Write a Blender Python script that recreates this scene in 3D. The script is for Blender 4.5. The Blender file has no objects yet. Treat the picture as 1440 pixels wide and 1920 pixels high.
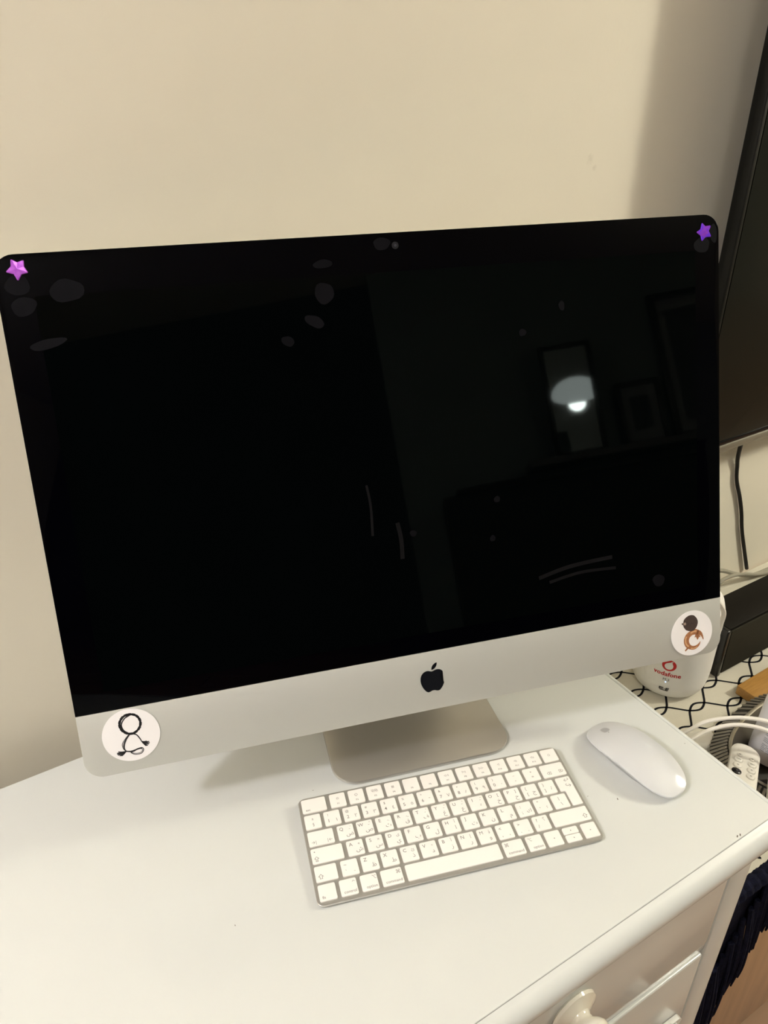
import bpy, bmesh, math, random
from mathutils import Vector, Matrix, Euler
random.seed(7)
PI = math.pi
scn = bpy.context.scene
COL = scn.collection

# ------------------------------------------------------------------ camera
CAM = (-0.6100, -0.2405, 0.6477)
YAW, PITCH, ROLL, FPX = 0.5445, -0.5248, -0.00546, 1456.36
f = Vector((math.sin(YAW)*math.cos(PITCH), math.cos(YAW)*math.cos(PITCH), math.sin(PITCH)))
r = Vector((math.cos(YAW), -math.sin(YAW), 0)); u = r.cross(f)
rr = r*math.cos(ROLL)+u*math.sin(ROLL); uu = -r*math.sin(ROLL)+u*math.cos(ROLL)
cd = bpy.data.cameras.new('camera'); cam = bpy.data.objects.new('camera', cd); COL.objects.link(cam)
cam.matrix_world = Matrix(((rr.x, uu.x, -f.x, CAM[0]), (rr.y, uu.y, -f.y, CAM[1]), (rr.z, uu.z, -f.z, CAM[2]), (0, 0, 0, 1)))
cd.sensor_width = 36; cd.lens = 36*FPX/1920; cd.clip_start = .01
scn.camera = cam

# ------------------------------------------------------------------ world, lamps, exposure
scn.view_settings.view_transform = 'Standard'; scn.view_settings.look = 'None'
scn.view_settings.gamma = 1; scn.view_settings.use_curve_mapping = False
scn.view_settings.exposure = 0.04
w = bpy.data.worlds.new('world'); scn.world = w; w.use_nodes = True
w.node_tree.nodes['Background'].inputs[0].default_value = (.85, .92, 1, 1)
w.node_tree.nodes['Background'].inputs[1].default_value = .05
LAMP_L = (-2.05, -.03, 1.62); LAMP_L_R = .08; LAMP_L_POWER = 335; LAMP_L_COL = (1, .98, 1.02)
LAMP_R = (1.30, -.42, 1.08); LAMP_R_R = .17; LAMP_R_POWER = 36; LAMP_R_BULB = 365; LAMP_R_COL = (1, .96, .80)

FILL = (-1.0, -1.25); FILL_R = .20; FILL_POWER = 30; FILL_COL = (1, .97, .90)  # unseen ceiling fill, added to brighten front faces and the left wall

# ------------------------------------------------------------------ helpers
MATS = {}
def mat(name, col, rough=.5, metal=0, spec=.5, coat=0, emit=None, bump=None, var=None, ior=None, coat_rough=.1, trans=0):
    """bump=(scale,strength); var=(scale,amount,colour2)"""
    if name in MATS: return MATS[name]
    m = bpy.data.materials.new(name); m.use_nodes = True
    nt = m.node_tree; b = nt.nodes['Principled BSDF']
    b.inputs['Base Color'].default_value = (*col, 1); b.inputs['Roughness'].default_value = rough
    b.inputs['Metallic'].default_value = metal; b.inputs['Specular IOR Level'].default_value = spec
    b.inputs['Coat Weight'].default_value = coat; b.inputs['Coat Roughness'].default_value = coat_rough
    if ior: b.inputs['IOR'].default_value = ior
    if trans: b.inputs['Transmission Weight'].default_value = trans
    if emit:
        b.inputs['Emission Color'].default_value = (*emit[0], 1); b.inputs['Emission Strength'].default_value = emit[1]
    tc = nt.nodes.new('ShaderNodeTexCoord')
    if bump:
        n = nt.nodes.new('ShaderNodeTexNoise'); n.inputs['Scale'].default_value = bump[0]; n.inputs['Detail'].default_value = 4
        nt.links.new(tc.outputs['Object'], n.inputs['Vector'])
        bp = nt.nodes.new('ShaderNodeBump'); bp.inputs['Strength'].default_value = bump[1]; bp.inputs['Distance'].default_value = .002
        nt.links.new(n.outputs['Fac'], bp.inputs['Height']); nt.links.new(bp.outputs['Normal'], b.inputs['Normal'])
    if var:
        n = nt.nodes.new('ShaderNodeTexNoise'); n.inputs['Scale'].default_value = var[0]; n.inputs['Detail'].default_value = 5
        mp = nt.nodes.new('ShaderNodeMapping')
        if len(var) > 3: mp.inputs['Scale'].default_value = var[3]
        nt.links.new(tc.outputs['Object'], mp.inputs['Vector']); nt.links.new(mp.outputs['Vector'], n.inputs['Vector'])
        rp = nt.nodes.new('ShaderNodeValToRGB'); rp.color_ramp.elements[0].position = .5-var[1]; rp.color_ramp.elements[1].position = .5+var[1]
        rp.color_ramp.elements[0].color = (*col, 1); rp.color_ramp.elements[1].color = (*var[2], 1)
        nt.links.new(n.outputs['Fac'], rp.inputs['Fac']); nt.links.new(rp.outputs['Color'], b.inputs['Base Color'])
    MATS[name] = m
    return m

def link(o, parent=None, loc=None, rot=None):
    COL.objects.link(o)
    if parent: o.parent = parent
    if loc is not None: o.location = loc
    if rot is not None: o.rotation_euler = rot
    return o
def empty(name, loc=(0, 0, 0), rot=(0, 0, 0)):
    o = bpy.data.objects.new(name, None); o.empty_display_size = .02
    return link(o, None, loc, rot)
def tag(o, label, cat, group=None):
    o['label'] = label; o['category'] = cat
    if group: o['group'] = group
    return o
def struct(o): o['kind'] = 'structure'; return o
def smooth_mesh(me, ang=35):
    for p in me.polygons: p.use_smooth = True
    try: me.set_sharp_from_angle(angle=math.radians(ang))
    except Exception: pass
def obj(name, data, m, parent=None, loc=None, rot=None, smooth=True, label=None):
    """data: bmesh or (verts, faces) or mesh"""
    if isinstance(data, bpy.types.Mesh): me = data
    else:
        me = bpy.data.meshes.new(name)
        if isinstance(data, tuple): me.from_pydata(data[0], [], data[1])
        else: data.to_mesh(me); data.free()
        me.validate()
        bm = bmesh.new(); bm.from_mesh(me); bmesh.ops.recalc_face_normals(bm, faces=bm.faces); bm.to_mesh(me); bm.free()
        if smooth: smooth_mesh(me)
        me.materials.append(m)
    o = bpy.data.objects.new(name, me)
    if label: o['label'] = label
    return link(o, parent, loc, rot)
def rbox(sx, sy, sz, bev=.002, seg=2, c=(0, 0, 0)):
    bm = bmesh.new(); bmesh.ops.create_cube(bm, size=1)
    for v in bm.verts: v.co = Vector((v.co.x*sx+c[0], v.co.y*sy+c[1], v.co.z*sz+c[2]))
    if bev > 0: bmesh.ops.bevel(bm, geom=list(bm.edges), offset=bev, segments=seg, affect='EDGES', profile=.5)
    return bm
def bx(x0, x1, y0, y1, z0, z1, bev=0, seg=2):
    return rbox(x1-x0, y1-y0, z1-z0, bev, seg, ((x0+x1)/2, (y0+y1)/2, (z0+z1)/2))
def round_poly(pts, rad, n=5):
    """rounded outline of a polygon (convex or not); rad: number or list"""
    out = []; N = len(pts)
    for i in range(N):
        R = rad[i] if isinstance(rad, (list, tuple)) else rad
        p = Vector(pts[i]); a = Vector(pts[i-1])-p; b = Vector(pts[(i+1) % N])-p
        a.normalize(); b.normalize()
        ang = a.angle(b); d = R/math.tan(ang/2); h = R/math.sin(ang/2)
        cen = p+(a+b).normalized()*h
        s = p+a*d-cen; e = p+b*d-cen
        a0 = math.atan2(s.y, s.x); a1 = math.atan2(e.y, e.x); da = (a1-a0+PI) % (2*PI)-PI
        for k in range(n+1):
            t = a0+da*k/n; out.append((cen.x+R*math.cos(t), cen.y+R*math.sin(t)))
    return out
def rrect(x0, x1, y0, y1, R, n=6): return round_poly([(x0, y0), (x1, y0), (x1, y1), (x0, y1)], R, n)
def loft(rings, cap0=True, cap1=True):
    """rings: lists of 3D points of equal length"""
    V = []; F = []; n = len(rings[0])
    for rg in rings: V += [tuple(p) for p in rg]
    for k in range(len(rings)-1):
        for i in range(n):
            j = (i+1) % n; F.append((k*n+i, k*n+j, (k+1)*n+j, (k+1)*n+i))
    if cap0: F.append(tuple(range(n-1, -1, -1)))
    if cap1: F.append(tuple((len(rings)-1)*n+i for i in range(n)))
    return V, F
def inset(poly, d):
    """simple inward offset of an outline (counterclockwise)"""
    out = []; N = len(poly)
    for i in range(N):
        a = Vector(poly[i-1]); p = Vector(poly[i]); b = Vector(poly[(i+1) % N])
        t = (b-a); 
        if t.length < 1e-9: out.append(tuple(p)); continue
        t.normalize(); out.append((p.x-t.y*d, p.y+t.x*d))
    return out
def plate(poly, z0, z1, bev=0, f3=lambda x, y, z: (x, y, z)):
    """extruded outline with a small top bevel, mapped through f3"""
    rings = [[f3(x, y, z0) for x, y in poly]]
    if bev:
        rings.append([f3(x, y, z1-bev) for x, y in poly])
        rings.append([f3(x, y, z1-bev*.3) for x, y in inset(poly, bev*.3)])
        rings.append([f3(x, y, z1) for x, y in inset(poly, bev)])
    else: rings.append([f3(x, y, z1) for x, y in poly])
    return loft(rings)
def lathe(prof, n=48, cap=True):
    rings = [[(R*math.cos(2*PI*i/n), R*math.sin(2*PI*i/n), z) for i in range(n)] for R, z in prof]
    return loft(rings, cap, cap)
def spline(pts, sub=8):
    P = [Vector(p) for p in pts]; out = []
    for i in range(len(P)-1):
        p0 = P[max(i-1, 0)]; p1 = P[i]; p2 = P[i+1]; p3 = P[min(i+2, len(P)-1)]
        for k in range(sub):
            t = k/sub
            out.append(.5*((2*p1)+(p2-p0)*t+(2*p0-5*p1+4*p2-p3)*t*t+(3*p1-p0-3*p2+p3)*t**3))
    out.append(P[-1]); return out
def tube(pts, R, n=8, sub=8, raw=False):
    P = [Vector(p) for p in pts] if raw else spline(pts, sub)
    rings = []; up = Vector((.13, .27, .95)).normalized()
    for i, p in enumerate(P):
        t = (P[min(i+1, len(P)-1)]-P[max(i-1, 0)]).normalized()
        a = t.cross(up)
        if a.length < 1e-4: a = t.cross(Vector((1, 0, 0)))
        a.normalize(); b = a.cross(t); up = b
        rad = R(i/(len(P)-1)) if callable(R) else R
        rings.append([p+(a*math.cos(2*PI*k/n)+b*math.sin(2*PI*k/n))*rad for k in range(n)])
    return loft(rings)
def ribbon(pts, wd, f3, sub=6, taper=False, closed=False):
    """flat stroke in 2D mapped by f3(x,y)"""
    P = spline([(*p, 0) for p in pts], sub); V = []; F = []; n = len(P)
    for i, p in enumerate(P):
        t = P[min(i+1, n-1)]-P[max(i-1, 0)]; t.normalize(); nn = Vector((-t.y, t.x, 0))
        h = wd/2*(1-.6*i/(n-1) if taper else 1)
        for s in (-1, 1): q = p+nn*h*s; V.append(f3(q.x, q.y))
    for i in range(n-1): F.append((2*i, 2*i+2, 2*i+3, 2*i+1))
    return V, F
def join(parts):
    V = []; F = []
    for v, fc in parts:
        o = len(V); V += list(v); F += [tuple(i+o for i in q) for q in fc]
    return V, F
def poly_mesh(polys, f3):
    """fill 2D polygons (concave ok)"""
    bm = bmesh.new()
    for pl in polys:
        vs = [bm.verts.new(f3(x, y)) for x, y in pl]
        try: bm.faces.new(vs)
        except ValueError: pass
    bmesh.ops.triangulate(bm, faces=bm.faces[:], ngon_method='EAR_CLIP')
    return bm
def flat_obj(name, bm_or, m, parent, loc=None, rot=None, label=None):
    me = bpy.data.meshes.new(name)
    if isinstance(bm_or, tuple): me.from_pydata(bm_or[0], [], bm_or[1])
    else: bm_or.to_mesh(me); bm_or.free()
    me.materials.append(m)
    o = bpy.data.objects.new(name, me)
    if label: o['label'] = label
    return link(o, parent, loc, rot)
# text: collected first, converted in one go
TEXTQ = []
def text_job(strings, done, bold=.007):
    """strings: [(text, x, y, size, align)]; done(list of (verts, faces))"""
    objs = []
    for t, x, y, s, al in strings:
        c = bpy.data.curves.new('t', 'FONT'); c.body = t; c.size = s; c.align_x = al; c.align_y = 'CENTER'
        c.resolution_u = 2; c.offset = bold*s if t.isascii() and 'M' not in t else 0; c.fill_mode = 'FRONT'
        o = bpy.data.objects.new('t', c); COL.objects.link(o); objs.append((o, x, y))
    TEXTQ.append((objs, done))
def run_text():
    dg = bpy.context.evaluated_depsgraph_get(); dg.update()
    for objs, done in TEXTQ:
        res = []
        for o, x, y in objs:
            me = bpy.data.meshes.new_from_object(o.evaluated_get(dg))
            res.append(([(v.co.x+x, v.co.y+y) for v in me.vertices], [tuple(p.vertices) for p in me.polygons]))
            bpy.data.meshes.remove(me)
        done(res)
    for objs, done in TEXTQ:
        for o, x, y in objs:
            c = o.data; bpy.data.objects.remove(o); bpy.data.curves.remove(c)

# ------------------------------------------------------------------ materials
M_wall = mat('wall paint', (.775, .72, .60), .75, bump=(60, .12), var=(3, .3, (.745, .69, .57)))
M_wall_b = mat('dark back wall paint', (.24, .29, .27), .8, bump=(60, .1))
M_ceil = mat('ceiling paint', (.8, .78, .72), .8)
M_paint = mat('cream gloss paint', (.635, .65, .63), .24, coat=.4, bump=(25, .02))
M_alu = mat('brushed aluminium', (.56, .56, .52), .48, metal=.35, bump=(900, .02))
M_alu_k = mat('keyboard aluminium', (.42, .41, .38), .42, metal=.6)
M_alu_dark = mat('stand aluminium', (.56, .54, .50), .36, metal=.75)
M_glass = mat('black glass', (.0003, .0003, .0008), .03, ior=1.13)
M_screen = mat('dark display', (.0003, .0006, .0006), .03, ior=1.19)
M_black = mat('gloss black', (.004, .004, .006), .15)
M_key = mat('white key plastic', (.86, .83, .79), .42)
M_ink = mat('grey key legend', (.20, .19, .18), .6)
M_white = mat('white acrylic', (.60, .61, .63), .12, coat=.5, coat_rough=.03)
M_paper = mat('sticker paper', (.86, .83, .83), .45)
M_blackink = mat('black ink', (.012, .011, .013), .6)
M_plug = mat('white plastic', (.80, .77, .70), .35)

# ------------------------------------------------------------------ the room
FLOOR = -.80; CEIL = 1.75; WALLY = .475; BACKY = -2.5; XL = -2.7; XR = 2.6
# back wall behind the desk, with a few scuffs
wm = M_wall.node_tree
def scuffs(m, spots):
    nt = m.node_tree; b = nt.nodes['Principled BSDF']; src = b.inputs['Base Color'].links[0].from_socket
    tc = nt.nodes.new('ShaderNodeTexCoord'); nz = nt.nodes.new('ShaderNodeTexNoise'); nz.inputs['Scale'].default_value = 300
    nt.links.new(tc.outputs['Object'], nz.inputs['Vector'])
    for (x, y, z, R, amt) in spots:
        d = nt.nodes.new('ShaderNodeVectorMath'); d.operation = 'DISTANCE'; d.inputs[1].default_value = (x, y, z)
        nt.links.new(tc.outputs['Object'], d.inputs[0])
        a = nt.nodes.new('ShaderNodeMath'); a.operation = 'MULTIPLY_ADD'; a.inputs[1].default_value = R*1.2; a.inputs[2].default_value = 0
        nt.links.new(nz.outputs['Fac'], a.inputs[0])
        s = nt.nodes.new('ShaderNodeMath'); s.operation = 'ADD'; nt.links.new(d.outputs['Value'], s.inputs[0]); nt.links.new(a.outputs[0], s.inputs[1])
        mr = nt.nodes.new('ShaderNodeMapRange'); mr.inputs['From Min'].default_value = R*.6; mr.inputs['From Max'].default_value = R*1.4
        mr.inputs['To Min'].default_value = amt; mr.inputs['To Max'].default_value = 0
        nt.links.new(s.outputs[0], mr.inputs['Value'])
        mx = nt.nodes.new('ShaderNodeMix'); mx.data_type = 'RGBA'; mx.inputs['B'].default_value = (.42, .36, .27, 1)
        nt.links.new(mr.outputs[0], mx.inputs['Factor']); nt.links.new(src, mx.inputs['A']); src = mx.outputs['Result']
    nt.links.new(src, b.inputs['Base Color'])
scuffs(M_wall, [(.105, .475, .55, .008, .25), (.113, .475, .54, .006, .3), (-.965, .475, .155, .004, .5), (-.985, .475, .12, .005, .4), (-.945, .475, .11, .005, .35)])
struct(obj('wall_front', bx(XL-.1, XR+.1, WALLY, WALLY+.1, FLOOR-.02, CEIL), M_wall, smooth=False))
struct(obj('wall_left', bx(XL-.1, XL, BACKY, WALLY, FLOOR-.02, CEIL), M_wall, smooth=False))
struct(obj('wall_right', bx(XR, XR+.1, BACKY, WALLY, FLOOR-.02, CEIL), M_wall, smooth=False))
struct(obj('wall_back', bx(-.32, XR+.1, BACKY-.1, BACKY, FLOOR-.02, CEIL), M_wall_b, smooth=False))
struct(obj('ceiling', bx(XL-.1, XR+.1, BACKY-.1, WALLY+.1, CEIL, CEIL+.05), M_ceil, smooth=False))
M_sub = mat('subfloor', (.10, .07, .045), .8)
fl = struct(obj('floor', bx(XL-.1, XR+.1, BACKY-2, WALLY+.1, FLOOR-.05, FLOOR-.012), M_sub, smooth=False))
M_wood = mat('oak laminate', (.30, .18, .10), .4, var=(2.2, .3, (.22, .12, .065), (1, 14, 1)))
pl_me = None
for i in range(5):
    for j in range(15):
        x0 = XL+.01+i*1.1+(.45 if j % 2 else 0); y = BACKY+.1+j*.2
        if pl_me is None:
            p0 = obj('plank', rbox(1.096, .196, .012, .0012, 1), M_wood, fl, (x0+.55, y, FLOOR-.006), smooth=False); pl_me = p0.data
        elif x0+1.1 < XR+.9: obj('plank', pl_me, M_wood, fl, (x0+.55, y, FLOOR-.006))

# ------------------------------------------------------------------ dresser
DX0, DX1, DY1 = -1.12, 0.0, .438
FY = .005; PX = -.012
dr = empty('dresser', (-.5, .22, FLOOR)); tag(dr, 'cream white painted chest of drawers carrying the computer', 'dresser')
def D(name, data, m=M_paint, parent=dr, **k):
    o = obj(name, data, m, parent, **k)
    if parent is dr: o.location = (.5, -.22, -FLOOR)
    return o
D('top', bx(DX0, DX1-.0065, .0006, DY1, -.03, 0, .0005, 1))
SPECKS = [(-0.1314, 0.0955, 1.3), (-0.5129, 0.1731, .8), (-0.0138, 0.1102, .7), (-0.1548, 0.1138, .6), (-0.3899, 0.2669, .7), (-0.0657, 0.0036, 1.6), (-0.062, 0.0032, 1.6)]
# right edge strip with a fine joint line
D('edge_strip', bx(DX1-.006, DX1, -.002, DY1, -.03, -.0006, .0028, 3))
M_chip = mat('dark speck', (.12, .10, .08), .8)
for (x, y, q) in SPECKS:
    o = D('paint_chip', rbox(.0016*q, .0007*q, .00012, 0, 1), M_chip); o.location = (x+.5, y-.22, .00005-FLOOR); o.rotation_euler = (0, 0, x*40)
# half-round nosing along the front
prof = [(0, 0)]
R = .015
for k in range(0, 13):
    a = PI/2+PI*k/12; prof.append((R*math.cos(a)-.0006, -R+R*math.sin(a)-.0004))
prof.append((0, -.030))
V, F = loft([[(x, y, z) for y, z in prof] for x in (DX0, DX1-.0015)])
D('front_nosing', (V, F))
D('carcass', bx(DX0+.012, PX-.0005, .030, DY1-.008, FLOOR+.08, -.0305, .001))
D('post', bx(-.0470, PX, FY, .045, FLOOR, -.0305, .0015))
D('post', bx(DX0+.012, DX0+.048, FY, .045, FLOOR, -.0305, .0015))
D('rail', bx(DX0+.049, -.0476, FY+.002, .045, -.2065, -.1895, .0012))
zs = [(-.0325, -.187), (-.2085, -.365), (-.387, -.55), (-.572, -.70)]
drawers = []
for k, (za, zb) in enumerate(zs):
    d = D('drawer', bx(DX0+.052, -.0525, FY-.001, .028, zb, za-(.0 if k else .0), .0022, 3)); drawers.append(d)
    if k: D('rail', bx(DX0+.049, -.0476, FY+.002, .045, zb-.018, zb-.003, .0012))
kprof = [(.0001, 0), (.026, 0), (.0285, .003), (.0275, .007), (.021, .010), (.0135, .014), (.0115, .019), (.0125, .024), (.017, .029), (.0195, .035), (.019, .041), (.0155, .0455), (.008, .048), (.0001, .0485)]
M_knob = mat('glazed cream knob', (.80, .76, .66), .12, coat=.5, coat_rough=.05)
for k, d in enumerate(drawers):
    for x in (-.263, -.86):
        obj('knob', lathe(kprof, 40), M_knob, d, (x, FY-.001, (zs[k][0]+zs[k][1])/2+.003), (PI/2, 0, 0)).scale = (.92, .92, .72)
# child safety latch glued to the second drawer
M_latch = mat('pale grey latch plastic', (.66, .65, .62), .35)
lt = obj('safety_latch', plate(round_poly([(-.022, -.018), (.012, -.018), (.017, .012), (.008, .016), (-.014, .006)], .004, 4), 0, .006, .001), M_latch, drawers[1], (-.082, FY-.0012, -.325), (PI/2, math.radians(28), 0), label='pale grey plastic safety latch')
for k in range(3):
    obj('latch_rib', rbox(.003, .026, .004, .0008, 1), M_latch, lt, (-.010+k*.009, 0, .0065), (0, 0, .5))

# ------------------------------------------------------------------ desktop computer
IX, IY, IA, TILT, IZ = -.27668, .21653, -.27904, .33277, .09703
CH, HH, HW = .06062, .44757, .325
im = empty('desktop_computer', (IX, IY, 0), (0, 0, IA))
tag(im, 'large all-in-one desktop computer with black screen, aluminium chin and foot', 'computer')
HL, HR = (0, 0, IZ), (-TILT, 0, 0)
def face(depth): return lambda x, y: (x, depth, y)
CR = .0165
outl = rrect(-HW, HW, 0, HH, CR, 8)
# housing: rounded outline, curved back
cx, cy = 0, HH/2
def bulge(x, y):
    a = max(0, 1-(abs(x)/HW)**2.2); b = max(0, 1-(abs(y-cy)/(HH/2))**2.2)
    return .0052+.038*(a*b)**.9
rings = [[(x, .0012, y) for x, y in outl], [(x, .0045, y) for x, y in outl]]
for s in (.985, .95, .88, .78, .65, .5, .35, .2, .08):
    rg = []
    for x, y in outl:
        X = cx+(x-cx)*s; Y = cy+(y-cy)*s; rg.append((X, bulge(X, Y), Y))
    rings.append(rg)
obj('housing', loft(rings), M_alu, im, HL, HR)
chin_out = round_poly([(-HW, 0), (HW, 0), (HW, CH-.0003), (-HW, CH-.0003)], [CR, CR, .0004, .0004], 8)
fy = lambda x, y, z: (x, -z+.0012, y)
obj('chin', plate(chin_out, 0, .0012, .0003, fy), M_alu, im, HL, HR, label='bare aluminium chin below the screen')
gl_out = round_poly([(-HW, CH), (HW, CH), (HW, HH), (-HW, HH)], [.0004, .0004, CR, CR], 8)
gl = obj('glass_panel', plate(gl_out, 0, .0012, .0003, fy), M_glass, im, HL, HR, label='black glass front with wide border')
def onface(name, data, m, depth, parent=gl, label=None):
    return flat_obj(name, data, m, parent, label=label)
sc = onface('screen', poly_mesh([[(-.2985, .079), (.2985, .079), (.2985, .415), (-.2985, .415)]], face(-.00005)), M_screen, 0, label='switched-off display area')
cl = obj('webcam', lathe([(.0001, 0), (.0031, 0), (.0031, .0002), (.0001, .0002)], 24), mat('camera ring', (.010, .010, .012), .5, spec=.15), gl, (0, -.0001, .4367), (PI/2, 0, 0))
obj('lens', lathe([(.0001, 0), (.0012, 0), (.0010, .0003), (.0001, .0004)], 16), mat('camera lens', (.035, .035, .045), .3, spec=.3), cl, (0, 0, .0002))
# finger smudges on the glass
M_smu = mat('greasy smudge', (.0042, .0038, .0052), .6, spec=.05, var=(60, .25, (.0018, .0018, .0025)))
for (x, y, a, b, rot) in [(-273.6, 417.6, 13, 9, .2), (-307, 407.7, 10, 7, .1), (-294.2, 377.7, 14, 4, .15), (-65.5, 425.1, 9, 3.4, .1), (-66.7, 401, 9, 8.5, .5), (-77.6, 378.1, 8.5, 5, -.5), (-102.5, 363.5, 6, 4, -.5), (79.5, 200.2, 3.4, 3, 0), (72.6, 162.8, 3, 3, 0), (-6, 179.2, 3.4, 3, 0), (251.6, 91.2, 7, 6.5, 0), (155.7, 374.2, 3, 4.5, 0), (-12, 438.7, 8, 5, 0), (-309, 424, 9, 8, .4), (319, 430, 4, 9, 0), (306, 420, 9, 7, 0), (115, 353, 3.5, 3.5, 0)]:
    pl = []
    for k in range(18):
        t = 2*PI*k/18; q = 1+.05*math.sin(3*t+x)+.06*math.sin(2*t+y)+.03*math.sin(5*t)
        px, py = a*q*math.cos(t), b*q*math.sin(t); pl.append(((x+px*math.cos(rot)-py*math.sin(rot))/1000, (y+px*math.sin(rot)+py*math.cos(rot))/1000))
    onface('smudge', poly_mesh([pl], face(-.00012)), M_smu, 0)
M_strk = mat('smear streak', (.005, .0046, .0052), .6, spec=.05)
for pts, wd in [([(-46.2, 230.2), (-44.1, 210), (-44.8, 182.4)], 2.4), ([(-20.4, 191.5), (-18.2, 175.9), (-18.4, 156.3)], 4), ([(118.3, 115), (153.2, 122), (199.4, 124.5)], 4), ([(129.4, 109), (164.5, 114), (203.1, 112.5)], 3)]:
    onface('smear', ribbon([(a/1000, b/1000) for a, b in pts], wd/1000, face(-.00013), taper=False), M_strk, 0)
# fruit-shaped emblem on the chin (path sampled from cubic segments)
def svg_path(d):
    import re
    tok = re.findall(r'[MmCcZz]|-?\d*\.?\d+', d); i = 0; cur = Vector((0, 0)); subs = []; cmd = None
    def num():
        nonlocal i; i += 1; return float(tok[i-1])
    while i < len(tok):
        if tok[i].isalpha(): cmd = tok[i]; i += 1
        if cmd in 'Zz': continue
        if cmd == 'M': cur = Vector((num(), num())); subs.append([tuple(cur)]); cmd = 'c'
        elif cmd == 'c':
            a = cur+Vector((num(), num())); b = cur+Vector((num(), num())); e = cur+Vector((num(), num()))
            for k in range(1, 7):
                t = k/6; q = cur*(1-t)**3+a*3*t*(1-t)**2+b*3*t*t*(1-t)+e*t**3; subs[-1].append(tuple(q))
            cur = e
    return [[p for k, p in enumerate(s) if k == 0 or (Vector(p)-Vector(s[k-1])).length > 1e-6 and (Vector(p)-Vector(s[0])).length > 1e-4] for s in subs]
APL = svg_path("M12.152 6.896c-.948 0 -2.415 -1.078 -3.96 -1.04 -2.04 .027 -3.91 1.183 -4.961 3.014 -2.117 3.675 -.546 9.103 1.519 12.09 1.013 1.454 2.208 3.09 3.792 3.039 1.52 -.065 2.09 -.987 3.935 -.987 1.831 0 2.35 .987 3.96 .948 1.637 -.026 2.676 -1.48 3.676 -2.948 1.156 -1.688 1.636 -3.325 1.662 -3.415 -.039 -.013 -3.182 -1.221 -3.22 -4.857 -.026 -3.04 2.48 -4.494 2.597 -4.559 -1.429 -2.09 -3.623 -2.324 -4.39 -2.376 -2 -.156 -3.675 1.09 -4.61 1.09 zM15.53 3.83c.843 -1.012 1.4 -2.427 1.245 -3.83 -1.207 .052 -2.662 .805 -3.532 1.818 -.78 .896 -1.454 2.338 -1.273 3.714 1.338 .104 2.715 -.688 3.559 -1.701")
def emblem(k, ox, oy): return [[((x-12)*k+ox, (12-y)*k+oy) for x, y in s] for s in APL]
em = obj('emblem', poly_mesh(emblem(.00122, .0004, .0335), face(0)), M_black, im, HL, HR, smooth=False, label='black apple emblem')
em.location = (0, -.00025*math.cos(TILT), IZ+.00025*math.sin(TILT))
# stickers
def sticker(x, y, Rx, label):
    pl = [(x+Rx*math.cos(2*PI*k/56), y+Rx*math.sin(2*PI*k/56)) for k in range(56)]
    return obj('sticker', plate(pl, -.0012, -.00085, 0, lambda a, b, z: (a, z+.0006, b)), M_paper, im, HL, HR, label=label)
def print_on(parent, name, parts, m, lvl=0): return flat_obj(name, join(parts) if isinstance(parts, list) else parts, m, parent)
S_D = -.0007
s1 = sticker(-.2817, .0347, .0248, 'round white sticker with a black cord drawing')
fs = lambda x, y: (x/1000, S_D, y/1000)
ring = [(-279.81, 54.36), (-285.1, 53.88), (-289.01, 49.92), (-290.18, 45.36), (-288.6, 40.19), (-284.4, 36.58), (-279.24, 35.99), (-274.45, 39.26), (-272.28, 44.18), (-272.97, 49.16), (-275.77, 52.76), (-279.81, 54.36), (-283.5, 54.2)]
ring2 = [(-280.35, 53.4), (-284.42, 51.7), (-287.2, 48.7), (-288.6, 45.12), (-287.4, 40.3), (-283.91, 37)]
# beaded look of the plaited ring: short overlapping strokes
beads = []
sp = spline([(*p, 0) for p in ring], 5)
for i in range(0, len(sp)-2, 2):
    a = sp[i]; b = sp[min(i+3, len(sp)-1)]
    beads.append(ribbon([(a.x, a.y), (b.x, b.y)], 2.3 if i % 4 else 1.8, fs, 3))
print_on(s1, 'cord_ring', beads+[ribbon(ring, 1.2, fs), ribbon(ring2, 1.1, fs)], M_blackink)
tails = [([(-283.56, 35.85), (-287.49, 31.87), (-290.51, 27.67), (-290.23, 23.28), (-288.32, 20.13)], .35), ([(-283.14, 35.44), (-286.65, 31.14), (-288.75, 26.74), (-289.31, 23.07), (-288.14, 20.09)], .75), ([(-283.3, 35.6), (-287.1, 31.5), (-289.6, 27.2), (-289.7, 23.2), (-288.2, 20.1)], .35),
 ([(-288.32, 20.13), (-282.74, 19.09), (-278.66, 20.67), (-274.39, 20.9), (-273.5, 18.4), (-276, 15.6), (-281.31, 15.82), (-284.7, 18.4)], .5), ([(-288.3, 20), (-283, 18.6), (-278.6, 19.9), (-275, 20), (-274.6, 18), (-277, 16.4), (-281.3, 16.8), (-284, 18.6)], .35), ([(-288.29, 20.34), (-283.73, 19.4), (-276.88, 20.6), (-274.4, 20.2)], .8),
 ([(-281.2, 35.66), (-277.63, 34.01), (-275.31, 30.25), (-273.92, 26.69)], .5), ([(-281, 35.9), (-277.2, 34.3), (-274.9, 30.4), (-273.7, 26.9)], .3)]
print_on(s1, 'cord_tail', [ribbon(a, b*1.45, fs) for a, b in tails], M_blackink)
ts = []
for base, ends in [((-288.3, 20.3), [(-294.9, 21.2), (-296.1, 20.1), (-296.2, 19.1), (-295.6, 18), (-294.3, 17), (-292.8, 16.6)]), ((-273.9, 26.8), [(-269.6, 26.2), (-267.6, 25.4), (-267.4, 24), (-268.2, 22.9), (-269.3, 21.8), (-270.6, 21.6)])]:
    for e in ends:
        mx, my = (base[0]*.5+e[0]*.5), (base[1]*.5+e[1]*.5-.4); ts.append(ribbon([base, (mx, my), e], .95, fs, 4))
print_on(s1, 'cord_tassel', ts, M_blackink)
s2 = sticker(.2896, .0268, .0248, 'round white sticker with two curled-up animals')
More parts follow.
